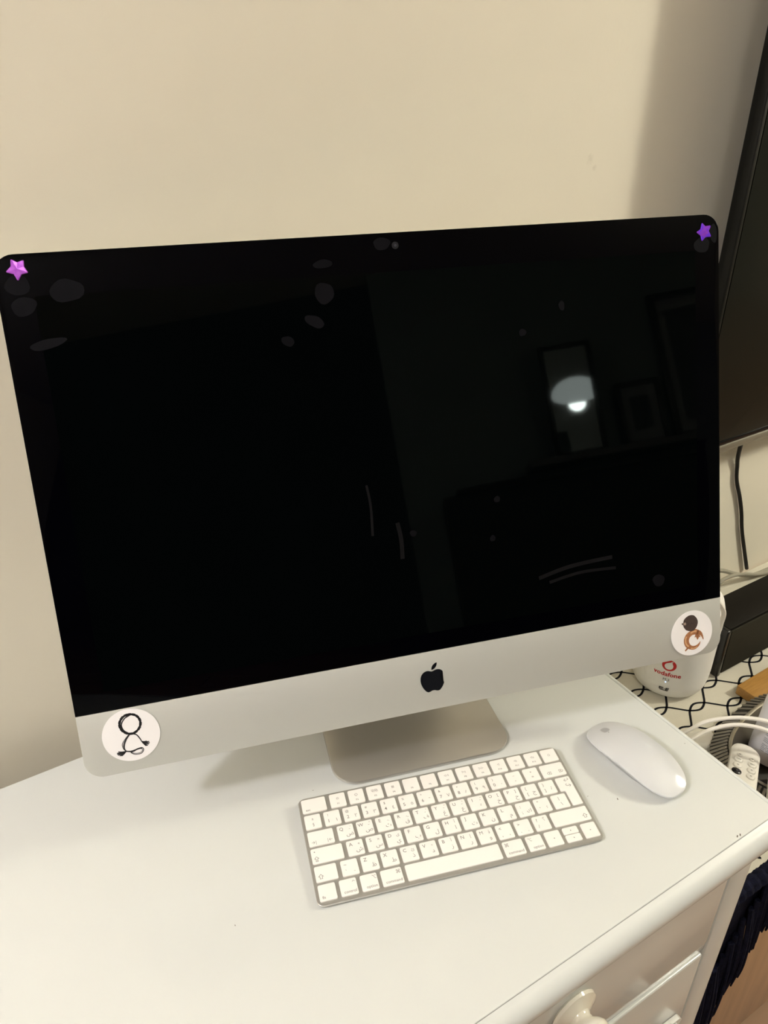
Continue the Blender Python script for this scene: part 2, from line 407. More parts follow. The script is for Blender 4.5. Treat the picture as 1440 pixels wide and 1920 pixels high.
M_cat = mat('dark brown fur print', (.075, .048, .040), .6, var=(900, .25, (.022, .014, .013), (1, 1, 3)))
M_face = mat('pale snout print', (.34, .25, .20), .6)
M_fox = mat('ginger fur print', (.45, .20, .085), .6, var=(350, .25, (.24, .085, .035)))
M_foxl = mat('light ginger print', (.62, .36, .18), .6)
cat = [(279.12, 39.31), (280.05, 42.9), (282.98, 45.59), (287.06, 47.01), (291.71, 46.3), (295.16, 42.9), (296.87, 38.83), (296.23, 34.63), (294.14, 31.23), (290.9, 29.11), (286.82, 29.42), (282.77, 31.13), (280.2, 34.28), (279.09, 37.17)]
fox = [(286.24, 29.42), (282.71, 26.82), (280.32, 22.93), (279.67, 18.72), (280.78, 14.99), (283.65, 11.46), (280.98, 8.7), (281.25, 7.56), (283.01, 8.04), (284.8, 10.43), (287.14, 10.54), (290.63, 7.97), (294.75, 8.02), (298.31, 10.36), (299.81, 13.35), (299.54, 15.86), (297.17, 13.84), (294.2, 11.94), (290.68, 12.05), (287.77, 13.69), (285.77, 17.05), (286.11, 20.24), (288.48, 22.79), (292.58, 23.39), (294.92, 22.42), (293.73, 21.28), (296.04, 17.87), (299.59, 19.93), (299.03, 22.21), (301.36, 20.15), (303.09, 16.56), (303.99, 18.03), (302.55, 21.57), (300.23, 25.25), (298.51, 29.08), (295.01, 30.26), (291.49, 29.54)]
fs2 = lambda x, y: (x/1000, S_D-.00004, y/1000)
fs3 = lambda x, y: (x/1000, S_D-.00008, y/1000)
def vribbon(pts, wds, f3, sub=6):
    P = spline([(p[0], p[1], w_) for p, w_ in zip(pts, wds)], sub); V = []; F = []; n = len(P)
    for i, p in enumerate(P):
        t = P[min(i+1, n-1)]-P[max(i-1, 0)]; l = math.hypot(t.x, t.y); nx, ny = -t.y/l, t.x/l
        for sg in (-1, 1): V.append(f3(p.x+nx*p.z/2*sg, p.y+ny*p.z/2*sg))
    for i in range(n-1): F.append((2*i, 2*i+2, 2*i+3, 2*i+1))
    return V, F
flat_obj('ginger_animal', join([
    vribbon([(299.8, 15.6), (297.2, 12.0), (292.6, 9.9), (287.6, 11.0), (283.9, 14.6), (282.8, 19.6), (284.6, 24.0), (288.6, 26.8), (293.2, 27.6), (297.4, 26.0)], [.5, 2.6, 4.0, 4.6, 5.8, 6.2, 6.0, 5.6, 6.2, 5.0], fs),
    vribbon([(296, 27.4), (299.6, 25.0), (302.0, 21.4), (303.4, 17.2)], [4.4, 3.8, 2.2, .9], fs),
    vribbon([(285.2, 11.6), (283.0, 9.6), (281.2, 8.0)], [2.4, 1.9, 1.5], fs),
    vribbon([(295.4, 25.0), (296.4, 22.2), (296.3, 18.2)], [4.4, 4.6, .6], fs), vribbon([(294.2, 23), (293.0, 21.2)], [1.6, .6], fs), vribbon([(298, 23), (299.6, 20.4)], [1.6, .6], fs)]), M_fox, s2)
flat_obj('ginger_highlight', join([ribbon([(283, 24), (281.8, 20), (282.6, 15.6), (285.5, 12.2)], 1.6, fs2), ribbon([(288, 9.6), (292, 9.2), (296, 10.2)], 1.2, fs2), ribbon([(288, 27), (291.5, 28), (295, 28.4)], 1.6, fs2)]), M_foxl, s2)
cat = [(p.x, p.y) for p in spline([(*q, 0) for q in cat+[cat[0]]], 3)][:-1]
flat_obj('brown_animal', poly_mesh([cat, [(279.13, 39.84), (277.1, 39.4), (277.94, 37.91), (279.39, 37.65)]], fs2), M_cat, s2)
flat_obj('brown_snout', poly_mesh([[(279.41, 39.26), (281.74, 40.18), (282.87, 38.1), (281.69, 36.81), (279.68, 37.6)]], fs3), M_face, s2)
flat_obj('fur_stroke', join([ribbon([(284+i*1.6, 36+1.2*math.sin(i*2.3)), (285+i*1.5, 38.4+1.2*math.sin(i*2.3))], .28, fs3, 3) for i in range(7)]), mat('fur stroke', (.015, .01, .01), .6), s2)
M_star = mat('purple holographic foil', (.32, .055, .62), .22, metal=.35, var=(260, .12, (.16, .035, .85)), emit=None)
M_star2 = mat('magenta holographic foil', (.36, .07, .55), .22, metal=.35, var=(220, .15, (.55, .14, .75)))
for pts, lab, ms in [([(-310.63, 444.12), (-306.27, 441.36), (-301.15, 442.88), (-301.55, 437.73), (-299.44, 432.9), (-304.5, 431.89), (-307.96, 426.91), (-310.24, 432.43), (-316.02, 434.47), (-311.42, 438.68)], 'magenta-purple star sticker', M_star2), ([(306.24, 440.52), (310.09, 436.94), (316.44, 437.47), (313.94, 432.33), (316.57, 426.73), (309.99, 426.57), (306.06, 422.86), (304.49, 428.57), (299.84, 431.87), (304.75, 434.5)], 'violet star sticker', M_star)]:
    q = [(a/1000, b/1000) for a, b in pts][::-1]
    q = round_poly(q, [.0007 if (k+len(q)) % 2 == 1 else .0002 for k in range(len(q))], 2)
    c0 = (sum(a for a, b in q)/len(q), sum(b for a, b in q)/len(q))
    n = len(q); V = [(a, -.00015, b) for a, b in q]+[(c0[0]+(a-c0[0])*.92, -.0008, c0[1]+(b-c0[1])*.92) for a, b in q]+[(c0[0], -.0011, c0[1])]
    F = [(i, (i+1) % n, n+(i+1) % n, n+i) for i in range(n)]+[(n+i, n+(i+1) % n, 2*n) for i in range(n)]
    obj('star_sticker', (V, F), ms, im, HL, HR, smooth=False, label=lab)
# foot and neck
FW = .1985; F0 = .0114
foot_out = round_poly([(-FW/2, F0), (FW/2, F0), (FW/2-.004, F0+.178), (-FW/2+.004, F0+.178)], [.026, .026, .004, .004], 8)
V, F = loft([[(x, y, .0003) for x, y in inset(foot_out, .0016)], [(x, y, .0014) for x, y in foot_out], [(x, y, .0030) for x, y in foot_out], [(x, y, .0042) for x, y in inset(foot_out, .0006)], [(x, y, .0045) for x, y in inset(foot_out, .0018)]])
obj('foot', (V, F), M_alu_dark, im, label='aluminium foot plate with rounded front corners')
# neck: bent plate from the back of the foot up to the housing
cl_ = [(F0+.150, .0090), (F0+.166, .0092), (F0+.180, .014), (F0+.184, .026), (F0+.172, .075), (F0+.155, .135), (F0+.138, .185), (F0+.118, .215), (F0+.098, .228)]
pp = spline([(0, a, b) for a, b in cl_], 5); rings = []
for i, p in enumerate(pp):
    t = (pp[min(i+1, len(pp)-1)]-pp[max(i-1, 0)]).normalized(); nn = Vector((0, t.z, -t.y)); hw = .095-.012*i/(len(pp)-1)
    rings.append([p+nn*.004+Vector((-hw, 0, 0)), p+nn*.004+Vector((hw, 0, 0)), p-nn*.004+Vector((hw, 0, 0)), p-nn*.004+Vector((-hw, 0, 0))])
obj('neck', loft(rings), M_alu_dark, im)

# ------------------------------------------------------------------ keyboard
KX, KY, KA = -.29512, .16170, -.29572
KT = math.atan(.0435)
kb = empty('keyboard', (KX, KY, 0), (0, 0, KA)); tag(kb, 'slim aluminium keyboard with white keys in front of the screen', 'keyboard')
ko = rrect(-.13945, .13945, -.05745, .05745, .0065, 8)
zt = lambda y: .0065+.0435*y
V, F = loft([[(x, y, .0004+max(0, .035*(y+.02))) for x, y in inset(ko, .0022)], [(x, y, .0016+max(0, .035*(y+.02))) for x, y in inset(ko, .0006)], [(x, y, zt(y)-.0016) for x, y in ko], [(x, y, zt(y)-.0004) for x, y in ko], [(x, y, zt(y)) for x, y in inset(ko, .0005)]])
obj('body', (V, F), M_alu_k, kb, label='aluminium tray')
obj('rear_bar', (lambda t: t)(tube([(-.132, .049, .0052), (.132, .049, .0052)], .0036, 12, 4)), M_alu_k, kb)
P_ = 19.08; KW = 15.8
ROWT = [2.7, 21.2, 39.9, 58.2, 76.7, 95.2]; KH = 15.85
keys = []   # (x0,x1,y0,y1,legends) mm from top-left
def K(row, x0, x1, leg, y0=None, y1=None): keys.append((x0, x1, ROWT[row] if y0 is None else y0, (ROWT[row]+KH) if y1 is None else y1, leg))
SM = 2.3
K(0, 2.9, 27.0, [('esc', 3.2, 12.6, 3.2, 'LEFT')])
fic = ['☼', '☀', '⧉⧉', '▦', '', '', '◁◁', '▷||', '▷▷', '◁', '◁)', '◁))']
for i in range(12):
    lg = [('F%d' % (i+1), KW/2, 12.0, 2.4, 'CENTER')]
    if fic[i]: lg.append((fic[i], KW/2, 6.2, 3.2 if i < 4 else 2.6, 'CENTER'))
    K(0, 31.2+P_*i, 31.2+P_*i+KW, lg)
K(0, 31.2+P_*12-.3, 276.1, [('⌂', 7.6, 7.6, 3.4, 'CENTER')])
top = [('±', '§', ''), ('!', '1', '١'), ('@', '2', '٢'), ('#', '3', '٣'), ('$', '4', '٤'), ('%', '5', '٥'), ('^', '6', '٦'), ('&', '7', '٧'), ('*', '8', '٨'), ('(', '9', '٩'), (')', '0', '٠'), ('–', '-', ''), ('+', '=', '')]
for i, (a, b, c) in enumerate(top):
    x = 2.9+P_*i
    if c: lg = [(a, 4.0, 4.4, 3.2, 'CENTER'), (b, 4.0, 10.9, 4.6, 'CENTER'), (c, 11.8, 10.9, 4.8, 'CENTER')]
    else: lg = [(a, KW/2, 5.0, 3.6, 'CENTER'), (b, KW/2, 11.0, 4.0, 'CENTER')]
    K(1, x, x+KW, lg)
K(1, 2.9+P_*13, 276.1, [('⌫', 7.2, 11.4, 4.2, 'CENTER'), ('⌦', 20.6, 11.0, 4.2, 'CENTER')])
K(2, 2.9, 27.6, [('→|', 4.8, 12.0, 4.0, 'CENTER'), ('|←', 20.4, 12.0, 4.0, 'CENTER')])
r2 = [('Q', 'ض', 'ـَ'), ('W', 'ص', 'ـً'), ('E', 'ث', 'ـِ'), ('R', 'ق', 'ـٍ'), ('T', 'ف', 'ـُ'), ('Y', 'غ', 'ـٌ'), ('U', 'ع', 'ـْ'), ('I', 'ه', 'ـّ'), ('O', 'خ', '['), ('P', 'ح', ']')]
def letter(a, b, c):
    lg = [(a, 4.0, 4.3, 4.5, 'CENTER'), (b, 11.4, 10.6, 5.2, 'CENTER')]
    if c: lg.append((c, 11.8, 4.2, 3.8, 'CENTER'))
    return lg
for i, (a, b, c) in enumerate(r2): K(2, 31.6+P_*i, 31.6+P_*i+KW, letter(a, b, c))
K(2, 31.6+P_*10, 31.6+P_*10+KW, [('{', 4, 4.4, 4, 'CENTER'), ('[', 4, 11, 4, 'CENTER'), ('ج', 11.4, 9.6, 5.2, 'CENTER')])
K(2, 31.6+P_*11, 31.6+P_*11+KW, [('}', 4, 4.4, 4, 'CENTER'), (']', 4, 11, 4, 'CENTER'), ('ة', 11.4, 10, 5.2, 'CENTER')])
K(3, 2.9, 32.9, [('•', 3.4, 3.8, 4.5, 'CENTER'), ('⇪', 4.4, 11.2, 5.2, 'CENTER')])
r3 = [('A', 'ش', '«'), ('S', 'س', '»'), ('D', 'ي', 'ى'), ('F', 'ب', ''), ('G', 'ل', ''), ('H', 'ا', 'آ'), ('J', 'ت', ''), ('K', 'ن', ''), ('L', 'م', '')]
for i, (a, b, c) in enumerate(r3): K(3, 36.9+P_*i, 36.9+P_*i+KW, letter(a, b, c))
K(3, 36.9+P_*9, 36.9+P_*9+KW, [(':', 4, 4.6, 4.4, 'CENTER'), (';', 4, 11.2, 4.4, 'CENTER'), ('ك', 11.4, 10.6, 5.2, 'CENTER')])
K(3, 36.9+P_*10, 36.9+P_*10+KW, [('"', 4, 4.6, 4.4, 'CENTER'), ("'", 4, 11.6, 4.4, 'CENTER'), ('؛', 11.4, 10.6, 4.6, 'CENTER')])
K(3, 36.9+P_*11, 36.9+P_*11+KW, [('|', 7.2, 4.6, 4.0, 'CENTER'), ('\\', 8.2, 11.2, 4.4, 'CENTER')])
K(4, 2.9, 23.4, [('⇧', 5.0, 11.2, 5.6, 'CENTER')])
K(4, 27.4, 27.4+KW, [('~', 4, 4.6, 4.2, 'CENTER'), ('`', 4, 11.2, 4.2, 'CENTER'), ('ـ', 11.6, 11.2, 3.4, 'CENTER')])
r4 = [('Z', 'ظ', ''), ('X', 'ط', ''), ('C', 'ذ', 'ئ'), ('V', 'د', 'ء'), ('B', 'ز', 'أ'), ('N', 'ر', 'إ'), ('M', 'و', 'ؤ')]
for i, (a, b, c) in enumerate(r4): K(4, 46.5+P_*i, 46.5+P_*i+KW, letter(a, b, c))
K(4, 46.5+P_*7, 46.5+P_*7+KW, [('<', 4, 4.6, 4.2, 'CENTER'), (',', 4, 11.4, 4.6, 'CENTER'), ('،', 11.6, 11.4, 4.6, 'CENTER')])
K(4, 46.5+P_*8, 46.5+P_*8+KW, [('>', 4, 4.6, 4.2, 'CENTER'), ('.', 4, 11.6, 4.6, 'CENTER'), ('.', 11.6, 11.6, 4.6, 'CENTER')])
K(4, 46.5+P_*9, 46.5+P_*9+KW, [('?', 4, 4.6, 4.4, 'CENTER'), ('/', 4, 11.2, 4.4, 'CENTER'), ('؟', 11.6, 4.6, 4.6, 'CENTER')])
K(4, 237.4, 276.1, [('⇧', 33.6, 11.0, 5.6, 'CENTER')])
K(5, 2.9, 18.8, [('fn', 2.6, 12.6, 3.6, 'LEFT')])
K(5, 22.4, 38.2, [('⌃', 13, 4.2, 4, 'CENTER'), ('control', 14.6, 12.4, 3.5, 'RIGHT')])
K(5, 41.7, 57.4, [('⌥', 13, 4.2, 4, 'CENTER'), ('option', 14.6, 12.4, 3.5, 'RIGHT')])
K(5, 60.9, 80.7, [('⌘', 16.4, 4.2, 4.4, 'CENTER'), ('command', 18.6, 12.4, 3.5, 'RIGHT')])
K(5, 84.3, 176.3, [])
K(5, 179.9, 199.9, [('⌘', 3.8, 4.2, 4.4, 'CENTER'), ('command', 18.4, 12.4, 3.5, 'RIGHT')])
K(5, 203.5, 219.4, [('⌥', 3.8, 4.2, 4, 'CENTER'), ('option', 14.6, 12.4, 3.5, 'RIGHT')])
K(5, 222.8, 238.4, [('◂', 8, 8, 4, 'CENTER')])
K(5, 241.8, 257.3, [('▴', 8, 3.8, 4, 'CENTER')], 95.2, 102.6)
K(5, 241.8, 257.3, [('▾', 8, 4, 4, 'CENTER')], 103.3, 111.05)
K(5, 261.0, 276.1, [('▸', 8, 8, 4, 'CENTER')])
KM = {}
KT_TOP = .0013
def legend_done(key, H):
    def fn(res):
        parts = [([(x, y, KT_TOP+.00004) for x, y in V], F) for V, F in res]
        flat_obj('legend', join(parts), M_ink, key)
    return fn
for (x0, x1, y0, y1, leg) in keys:
    wk, hk = (x1-x0)/1000, (y1-y0)/1000
    kk = (round(wk, 4), round(hk, 4))
    if kk not in KM:
        o = obj('key', plate(rrect(0, wk, -hk, 0, .0015, 4), -.0006, KT_TOP, .0003), M_key, smooth=False); KM[kk] = o.data
    else: o = obj('key', KM[kk], M_key)
    yl = .05745-y0/1000; xl = -.13945+x0/1000
    o.parent = kb; o.location = (xl, yl, zt(yl)); o.rotation_euler = (KT, 0, 0)
    if leg: text_job([(t, a/1000, -b/1000, s/1000*1.12, al) for t, a, b, s, al in leg], legend_done(o, hk))
# L-shaped enter key
e = [(260.4, 39.9), (276.1, 39.9), (276.1, 74.0), (265.2, 74.0), (265.2, 55.75), (260.4, 55.75)]
e = [((a-260.4)/1000, -(b-39.9)/1000) for a, b in e][::-1]
o = obj('key', plate(round_poly(e, .0014, 4), -.0006, KT_TOP, .0003), M_key, kb, smooth=False, label='L-shaped enter key')
yl = .05745-.0399; o.location = (-.13945+.2604, yl, zt(yl)); o.rotation_euler = (KT, 0, 0)
text_job([('↩', .0108, -.0044, .0056, 'CENTER'), ('↪', .0106, -.0110, .0056, 'CENTER')], legend_done(o, .03))

# ------------------------------------------------------------------ mouse
MX, MY, MA = -.0825, .1200, math.radians(4.5)
mo = empty('mouse', (MX, MY, 0), (0, 0, MA)); tag(mo, 'white glossy wireless mouse with aluminium underside beside the keyboard', 'mouse')
ML, MW = .05675, .02855
def m_out(t, s=1.0):
    n = 2.75
    c, q = math.cos(t), math.sin(t)
    return (MW*s*math.copysign(abs(c)**(2/n), c), ML*s*math.copysign(abs(q)**(2/n), q))
def edge_z(y): return .0115-.0075*(abs(y)/ML)**2.2
def top_z(x, y, s):
    return edge_z(y/s if s > 1e-6 else y)*0+(.0215-.0145*(abs(y)/ML)**2.3)-.0040*(abs(x)/MW)**2.6-.0000
NT = 72
rings = []
for s in (1.0, .992, .97, .93, .86, .76, .62, .45, .28, .12):
    rg = []
    for k in range(NT):
        x, y = m_out(2*PI*k/NT, s); z = top_z(x, y, s)
        if s == 1.0: z -= .0011
        rg.append((x, y, z))
    rings.append(rg)
low = [[(x*.985, y*.992, top_z(x, y, 1)-.0022) for x, y in [m_out(2*PI*k/NT) for k in range(NT)]]]
obj('shell', loft(low+rings), M_white, mo, label='glossy white top shell')
rb = []
for s, zf, dz in ((.965, 1, -.0022), (.93, .92, -.0030), (.84, .60, -.003), (.76, .22, -.001), (.72, 0, .0012), (.69, 0, .0004)):
    rb.append([(x*(s if s > .9 else s*.92), y*s, max(.0004, (top_z(x, y, 1))*zf+dz)) for x, y in [m_out(2*PI*k/NT) for k in range(NT)]])
obj('base', loft(rb), mat('mouse aluminium', (.62, .62, .62), .3, metal=.9), mo, label='aluminium underside')
M_mlogo = mat('pale grey emblem', (.36, .36, .37), .4)
k = .00046
obj('emblem', poly_mesh([[(x, y) for x, y in s] for s in [[((12-a)*k, (b-12)*k+.040) for a, b in s] for s in APL]], lambda x, y: (x, y, top_z(x, y, .7)+.00012)), M_mlogo, mo, smooth=False)

# ------------------------------------------------------------------ television on the wall
tv = empty('television', (.9, .44, .135)); tag(tv, 'wall-mounted flat television with dark bezel, beside the desktop computer', 'television')
TX0, TX1, TZ0, TZ1, TY = .287, 1.52, .145, .845, .390
def T(name, data, m, smooth=True, label=None, parent=tv):
    return obj(name, data, m, parent, (-.9, -.44, -.135) if parent is tv else None, smooth=smooth, label=label)
M_bez = mat('dark grey bezel', (.005, .005, .004), .45, spec=.12)
M_tvs = mat('television screen glass', (.013, .013, .010), .16, ior=1.25)
M_silv = mat('dull silver strip', (.30, .28, .23), .4, metal=.6)
T('back_shell', bx(TX0+.040, TX1-.040, TY+.012, .440, TZ0+.040, TZ1-.040, .004), M_bez)
T('edge_frame', bx(TX0, TX1, TY+.0015, TY+.0120, TZ0+.0115, TZ1, .001), M_bez)
T('bezel', bx(TX0, TX0+.0050, TY, TY+.0014, TZ0+.0115, TZ1, .0004), M_bez)
T('bezel', bx(TX1-.005, TX1, TY, TY+.0014, TZ0+.0115, TZ1, .0004), M_bez)
T('bezel', bx(TX0+.005, TX1-.005, TY, TY+.0014, TZ1-.005, TZ1, .0004), M_bez)
T('bezel', bx(TX0+.005, TX1-.005, TY, TY+.0014, TZ0+.0115, TZ0+.019, .0004), M_black)
T('bottom_strip', bx(TX0, TX1, TY-.002, TY+.012, TZ0, TZ0+.0113, .0015), M_silv, label='dull silver bottom edge')
T('screen', bx(TX0+.0075, TX1-.0075, TY+.0004, TY+.0014, TZ0+.0195, TZ1-.0075, .0002), M_tvs, label='dark reflective screen')
T('wall_mount', bx(.75, 1.05, .440, .4748, .35, .62, .002), M_bez)

# ------------------------------------------------------------------ media console with tablecloth
ZC = -.22
co = empty('media_console', (.8, .26, FLOOR)); tag(co, 'low brown wooden television cabinet under the fringed tablecloth', 'cabinet')
M_oak = mat('brown cabinet wood', (.64, .42, .24), .42, var=(6, .22, (.48, .30, .165), (6, 6, .7)))
M_oak2 = mat('pale cabinet stile wood', (.52, .38, .22), .45, var=(6, .22, (.45, .30, .17), (6, 6, .7)))
def C(name, data, m, parent=co, **k): return obj(name, data, m, parent, (-.8, -.26, -FLOOR), **k)
C('top', bx(.020, 1.70, .052, .470, ZC-.030, ZC-.004, .002), M_oak)
C('side_panel', bx(.024, .046, .060, .468, FLOOR+.002, ZC-.030, .001), M_oak)
C('side_panel', bx(1.674, 1.696, .060, .468, FLOOR+.002, ZC-.030, .001), M_oak)
C('stile', bx(.0465, .1270, .056, .080, FLOOR+.002, ZC-.030, .0012), M_oak2)
C('door', bx(.1295, .88, .056, .078, FLOOR+.008, ZC-.033, .0015), M_oak)
C('door', bx(.8825, 1.672, .056, .078, FLOOR+.008, ZC-.033, .0015), M_oak)
C('back_panel', bx(.046, 1.674, .456, .466, FLOOR+.002, ZC-.030), M_oak)
M_cloth = mat('cream tablecloth', (.64, .61, .52), .85, bump=(400, .15), var=(8, .3, (.60, .56, .47)))
M_line = mat('black printed line', (.004, .0042, .007), .8, spec=.2)
M_navy = mat('navy fringe yarn', (.005, .0055, .011), .95, spec=.1, bump=(500, .5), var=(160, .2, (.012, .013, .032)))
tc = empty('tablecloth', (.8, .26, ZC)); tag(tc, 'cream tablecloth with black looped lines and a navy fringe', 'tablecloth')
def TCo(name, data, m, **k): return obj(name, data, m, tc, (-.8, -.26, -ZC), **k)
# cloth: top sheet that folds over the front edge and the left end, with the corner drooping
NXc, NYc = 60, 24
X0c, X1c, Y0c, Y1c = .016, 1.72, .044, .468
TCo('cloth', bx(X0c, X1c, Y0c, Y1c, ZC-.004, ZC, .0015), M_cloth)
# printed pattern: alternating wavy lines meeting in small lens loops
def wave_pts(j):
    A, B, Hh, hs = .058, .0235, .0066, .0165
    out = []; x = .2654+(j % 2)*A-8*2*A; y = .2704+j*B
    for n in range(24):
        b = x+n*2*A
        out += [(b-hs, y), (b, y+Hh), (b+hs, y), (b+hs+.0125, y-B*.5), (b+A-hs, y-B), (b+A, y-B-Hh), (b+A+hs, y-B), (b+A+hs+.0125, y-B*.5)]
    return out
lines = []
for j in range(-9, 9):
    seg = []; cur = []
    sp = [(p.x, p.y) for p in spline([(*q, 0) for q in wave_pts(j)], 4)]
    for q in sp:
        if X0c+.004 < q[0] < X1c-.004 and Y0c+.004 < q[1] < .405: cur.append(q)
        else:
            if len(cur) > 2: seg.append(cur)
            cur = []
    if len(cur) > 2: seg.append(cur)
    for s in seg: lines.append(ribbon(s, .0034, lambda x, y: (x, y, ZC+.0003), 1))
TCo('printed_pattern', join(lines), M_line, smooth=False)
# braid and hanging tassels along the front edge, drooping lower towards the left corner
brd = [(X0c+.004+.007*k, Y0c-.0055-.0028*(k % 2), ZC-.009+.0035*(k % 2)) for k in range(90)]
TCo('braid', tube(brd, lambda t: .0105, 8, 2), M_navy)
rnd = random.Random(3)
TIP = [(.0, -.60), (.05, -.58), (.078, -.540), (.0947, -.500), (.1117, -.440), (.1300, -.405), (.157, -.355), (.20, -.335), (2, -.33)]
def tip(x):
    for (xa, za), (xb, zb) in zip(TIP, TIP[1:]):
        if xa <= x <= xb: return za+(zb-za)*(x-xa)/(xb-xa)
x = .018
while x < .40:
    zt_ = tip(x)+rnd.uniform(-.012, .012); z0 = max(zt_+.165, ZC-.30) if zt_ < -.40 else ZC-.012; z0 = min(z0, ZC-.012)
    yy = Y0c-.006-rnd.uniform(0, .004); lean = rnd.uniform(-.004, .012); out = rnd.uniform(.002, .012)
    pts = [(x, yy, z0), (x+lean*.3, yy-out*.8, z0*.62+zt_*.38), (x+lean*.7, yy-out, z0*.3+zt_*.7), (x+lean*1.2, yy-out*.7, zt_)]
    strands = []
    for sidx in range(9):
        ox, oy = rnd.uniform(-.0050, .0050), rnd.uniform(-.0035, .0035)
        q = [(a+ox*(.5+.45*i), b+oy*(.4+.3*i), c+(rnd.uniform(0, .014) if i == 3 else 0)) for i, (a, b, c) in enumerate(pts)]
        strands.append(tube(q, lambda t: .0026*(1-.5*t), 5, 3))
    TCo('tassel', join(strands), M_navy)
    x += .0072+rnd.uniform(-.0010, .0010)
# hanging corner of the cloth behind the tassels (navy woven band)
nb = 20
xs = [.018+k*.0105 for k in range(nb+1)]
rings = []
for i, xx in enumerate(xs):
    zb = min(ZC-.03, tip(xx)+.045)
    fr_ = [(xx, Y0c-.0022-.003*math.sin(i*1.1)*t/5, ZC-.006+(zb-ZC+.006)*t/5) for t in range(6)]
    rings.append(fr_+[(a, b+.0016, c) for a, b, c in fr_[::-1]])
TCo('hanging_band', loft(rings), M_navy)

# ------------------------------------------------------------------ router
RC = (.277, .340); RR = .060
ro = empty('router', (*RC, ZC)); tag(ro, 'white round wireless router with red logo behind the computer screen', 'router')
M_rt = mat('router white plastic', (.86, .84, .81), .35)
rprof = [(.0001, .0006), (.040, .0006), (.047, .002), (.053, .007), (.0572, .016), (.0592, .028), (.060, .045), (.060, .10), (.0595, .135), (.058, .155), (.054, .168), (.046, .176), (.03, .181), (.0001, .183)]
obj('body', lathe(rprof, 72), M_rt, ro)
def rprof_r(z):
    for (ra, za), (rb_, zb) in zip(rprof, rprof[1:]):
        if za <= z <= zb and zb > za: return ra+(rb_-ra)*(z-za)/(zb-za)
    return RR
A0 = math.radians(-147.3)
def onrouter(x, y, off=.0004):
    R = rprof_r(y)+off; a = A0+x/RR; return (R*math.cos(a), R*math.sin(a), y)
M_red = mat('red print', (.55, .008, .010), .4)
M_dgrey = mat('dark grey print', (.10, .10, .09), .5)
def subdiv_poly(cx, cy, R0, n=40): return [(cx+R0*math.cos(2*PI*k/n), cy+R0*math.sin(2*PI*k/n)) for k in range(n)]
ZL = .0735   # logo centre height above the cloth
disc = []
V = [onrouter(0, ZL)]; n = 40
rg = [.0035, .007, .0105]
for q in rg:
    for k in range(n): V.append(onrouter(q*math.cos(2*PI*k/n), ZL+q*math.sin(2*PI*k/n)))
F = [(0, 1+k, 1+(k+1) % n) for k in range(n)]
for j in range(2):
    for k in range(n): F.append((1+j*n+k, 1+(j+1)*n+k, 1+(j+1)*n+(k+1) % n, 1+j*n+(k+1) % n))
flat_obj('logo_disc', (V, F), M_red, ro)
# white speech-mark drop
dp = []
for k in range(30):
    a = math.radians(70)+2*PI*k/30*.86; dp.append((.0062*math.cos(a)-.0002, ZL-.0014+.0062*math.sin(a)))
dp += [(.0058, ZL+.001), (.0036, ZL+.0060), (.0052, ZL+.0086), (.002, ZL+.0078)]
flat_obj('logo_drop', poly_mesh([dp], lambda x, y: onrouter(x, y, .0007)), M_rt, ro)
def wrap(name, m, off=.0005):
    def fn(res): flat_obj(name, join([([onrouter(x, y, off) for x, y in V], F) for V, F in res]), m, ro)
    return fn
text_job([('vodafone', 0, .0560, .0109, 'CENTER')], wrap('brand_lettering', M_red), bold=.025)
text_job([('M.3', 0, .0455, .0068, 'CENTER')], wrap('model_lettering', M_dgrey), bold=.015)
obj('status_light', lathe([(.0001, 0), (.0011, 0), (.0009, .0004), (.0001, .0005)], 12), mat('blue status light', (.6, .75, 1), .4, emit=((.45, .65, 1), 1.6)), ro, onrouter(0, .0405, .0002), (0, PI/2, A0))
bars = []
for k, (a, b, c) in enumerate([(-.0075, -.001, .0275), (-.0075, -.0015, .0248), (.0022, .0072, .0275), (.0022, .0068, .0248), (-.0065, .006, .0222)]):
    bars.append(([onrouter(x, c+h, .0006) for x in (a, (a+b)/2, b) for h in (0, .0017)], [(0, 2, 3, 1), (2, 4, 5, 3)]))
bars.append(([onrouter(x, .0258+h, .0006) for x in (-.0005, .0014) for h in (0, .0012)], [(0, 2, 3, 1)]))
for xx in (-.0078, .0022): bars.append(([onrouter(xx+w_, .0240+h, .0006) for w_ in (0, .0016) for h in (0, .005)], [(0, 2, 3, 1)]))
flat_obj('signal_mark', join(bars), mat('black print', (.01, .01, .01), .5), ro)

# ------------------------------------------------------------------ black speaker box along the wall
sb = empty('soundbar', (.7, .33, ZC)); tag(sb, 'black box-shaped soundbar lying behind the white router', 'speaker')
M_sb = mat('matt black cabinet', (.010, .0085, .0065), .5, spec=.12)
SX0, SX1, SY0, SY1, SZ = .343, 1.15, .298, .366, -.126
S_ = lambda n, d, m, **k: obj(n, d, m, sb, (-.7, -.33, -ZC), **k)
S_('cabinet', bx(SX0+.010, SX1-.010, SY0+.0035, SY1, ZC+.003, SZ, .002), M_sb)
S_('grille', bx(SX0+.012, SX1-.012, SY0, SY0+.003, ZC+.005, SZ-.003, .001), mat('speaker cloth', (.028, .025, .017), .8, spec=.15, bump=(900, .3)))
for xa, xb in ((SX0, SX0+.0095), (SX1-.0095, SX1)):
    S_('end_cap', bx(xa, xb, SY0-.001, SY1+.001, ZC+.0008, SZ+.0006, .003, 3), mat('gloss black end', (.010, .009, .008), .25))
for xa in (SX0+.03, SX1-.06): S_('rubber_foot', bx(xa, xa+.03, SY0+.01, SY1-.01, ZC+.0006, ZC+.0035, .0005), M_black)

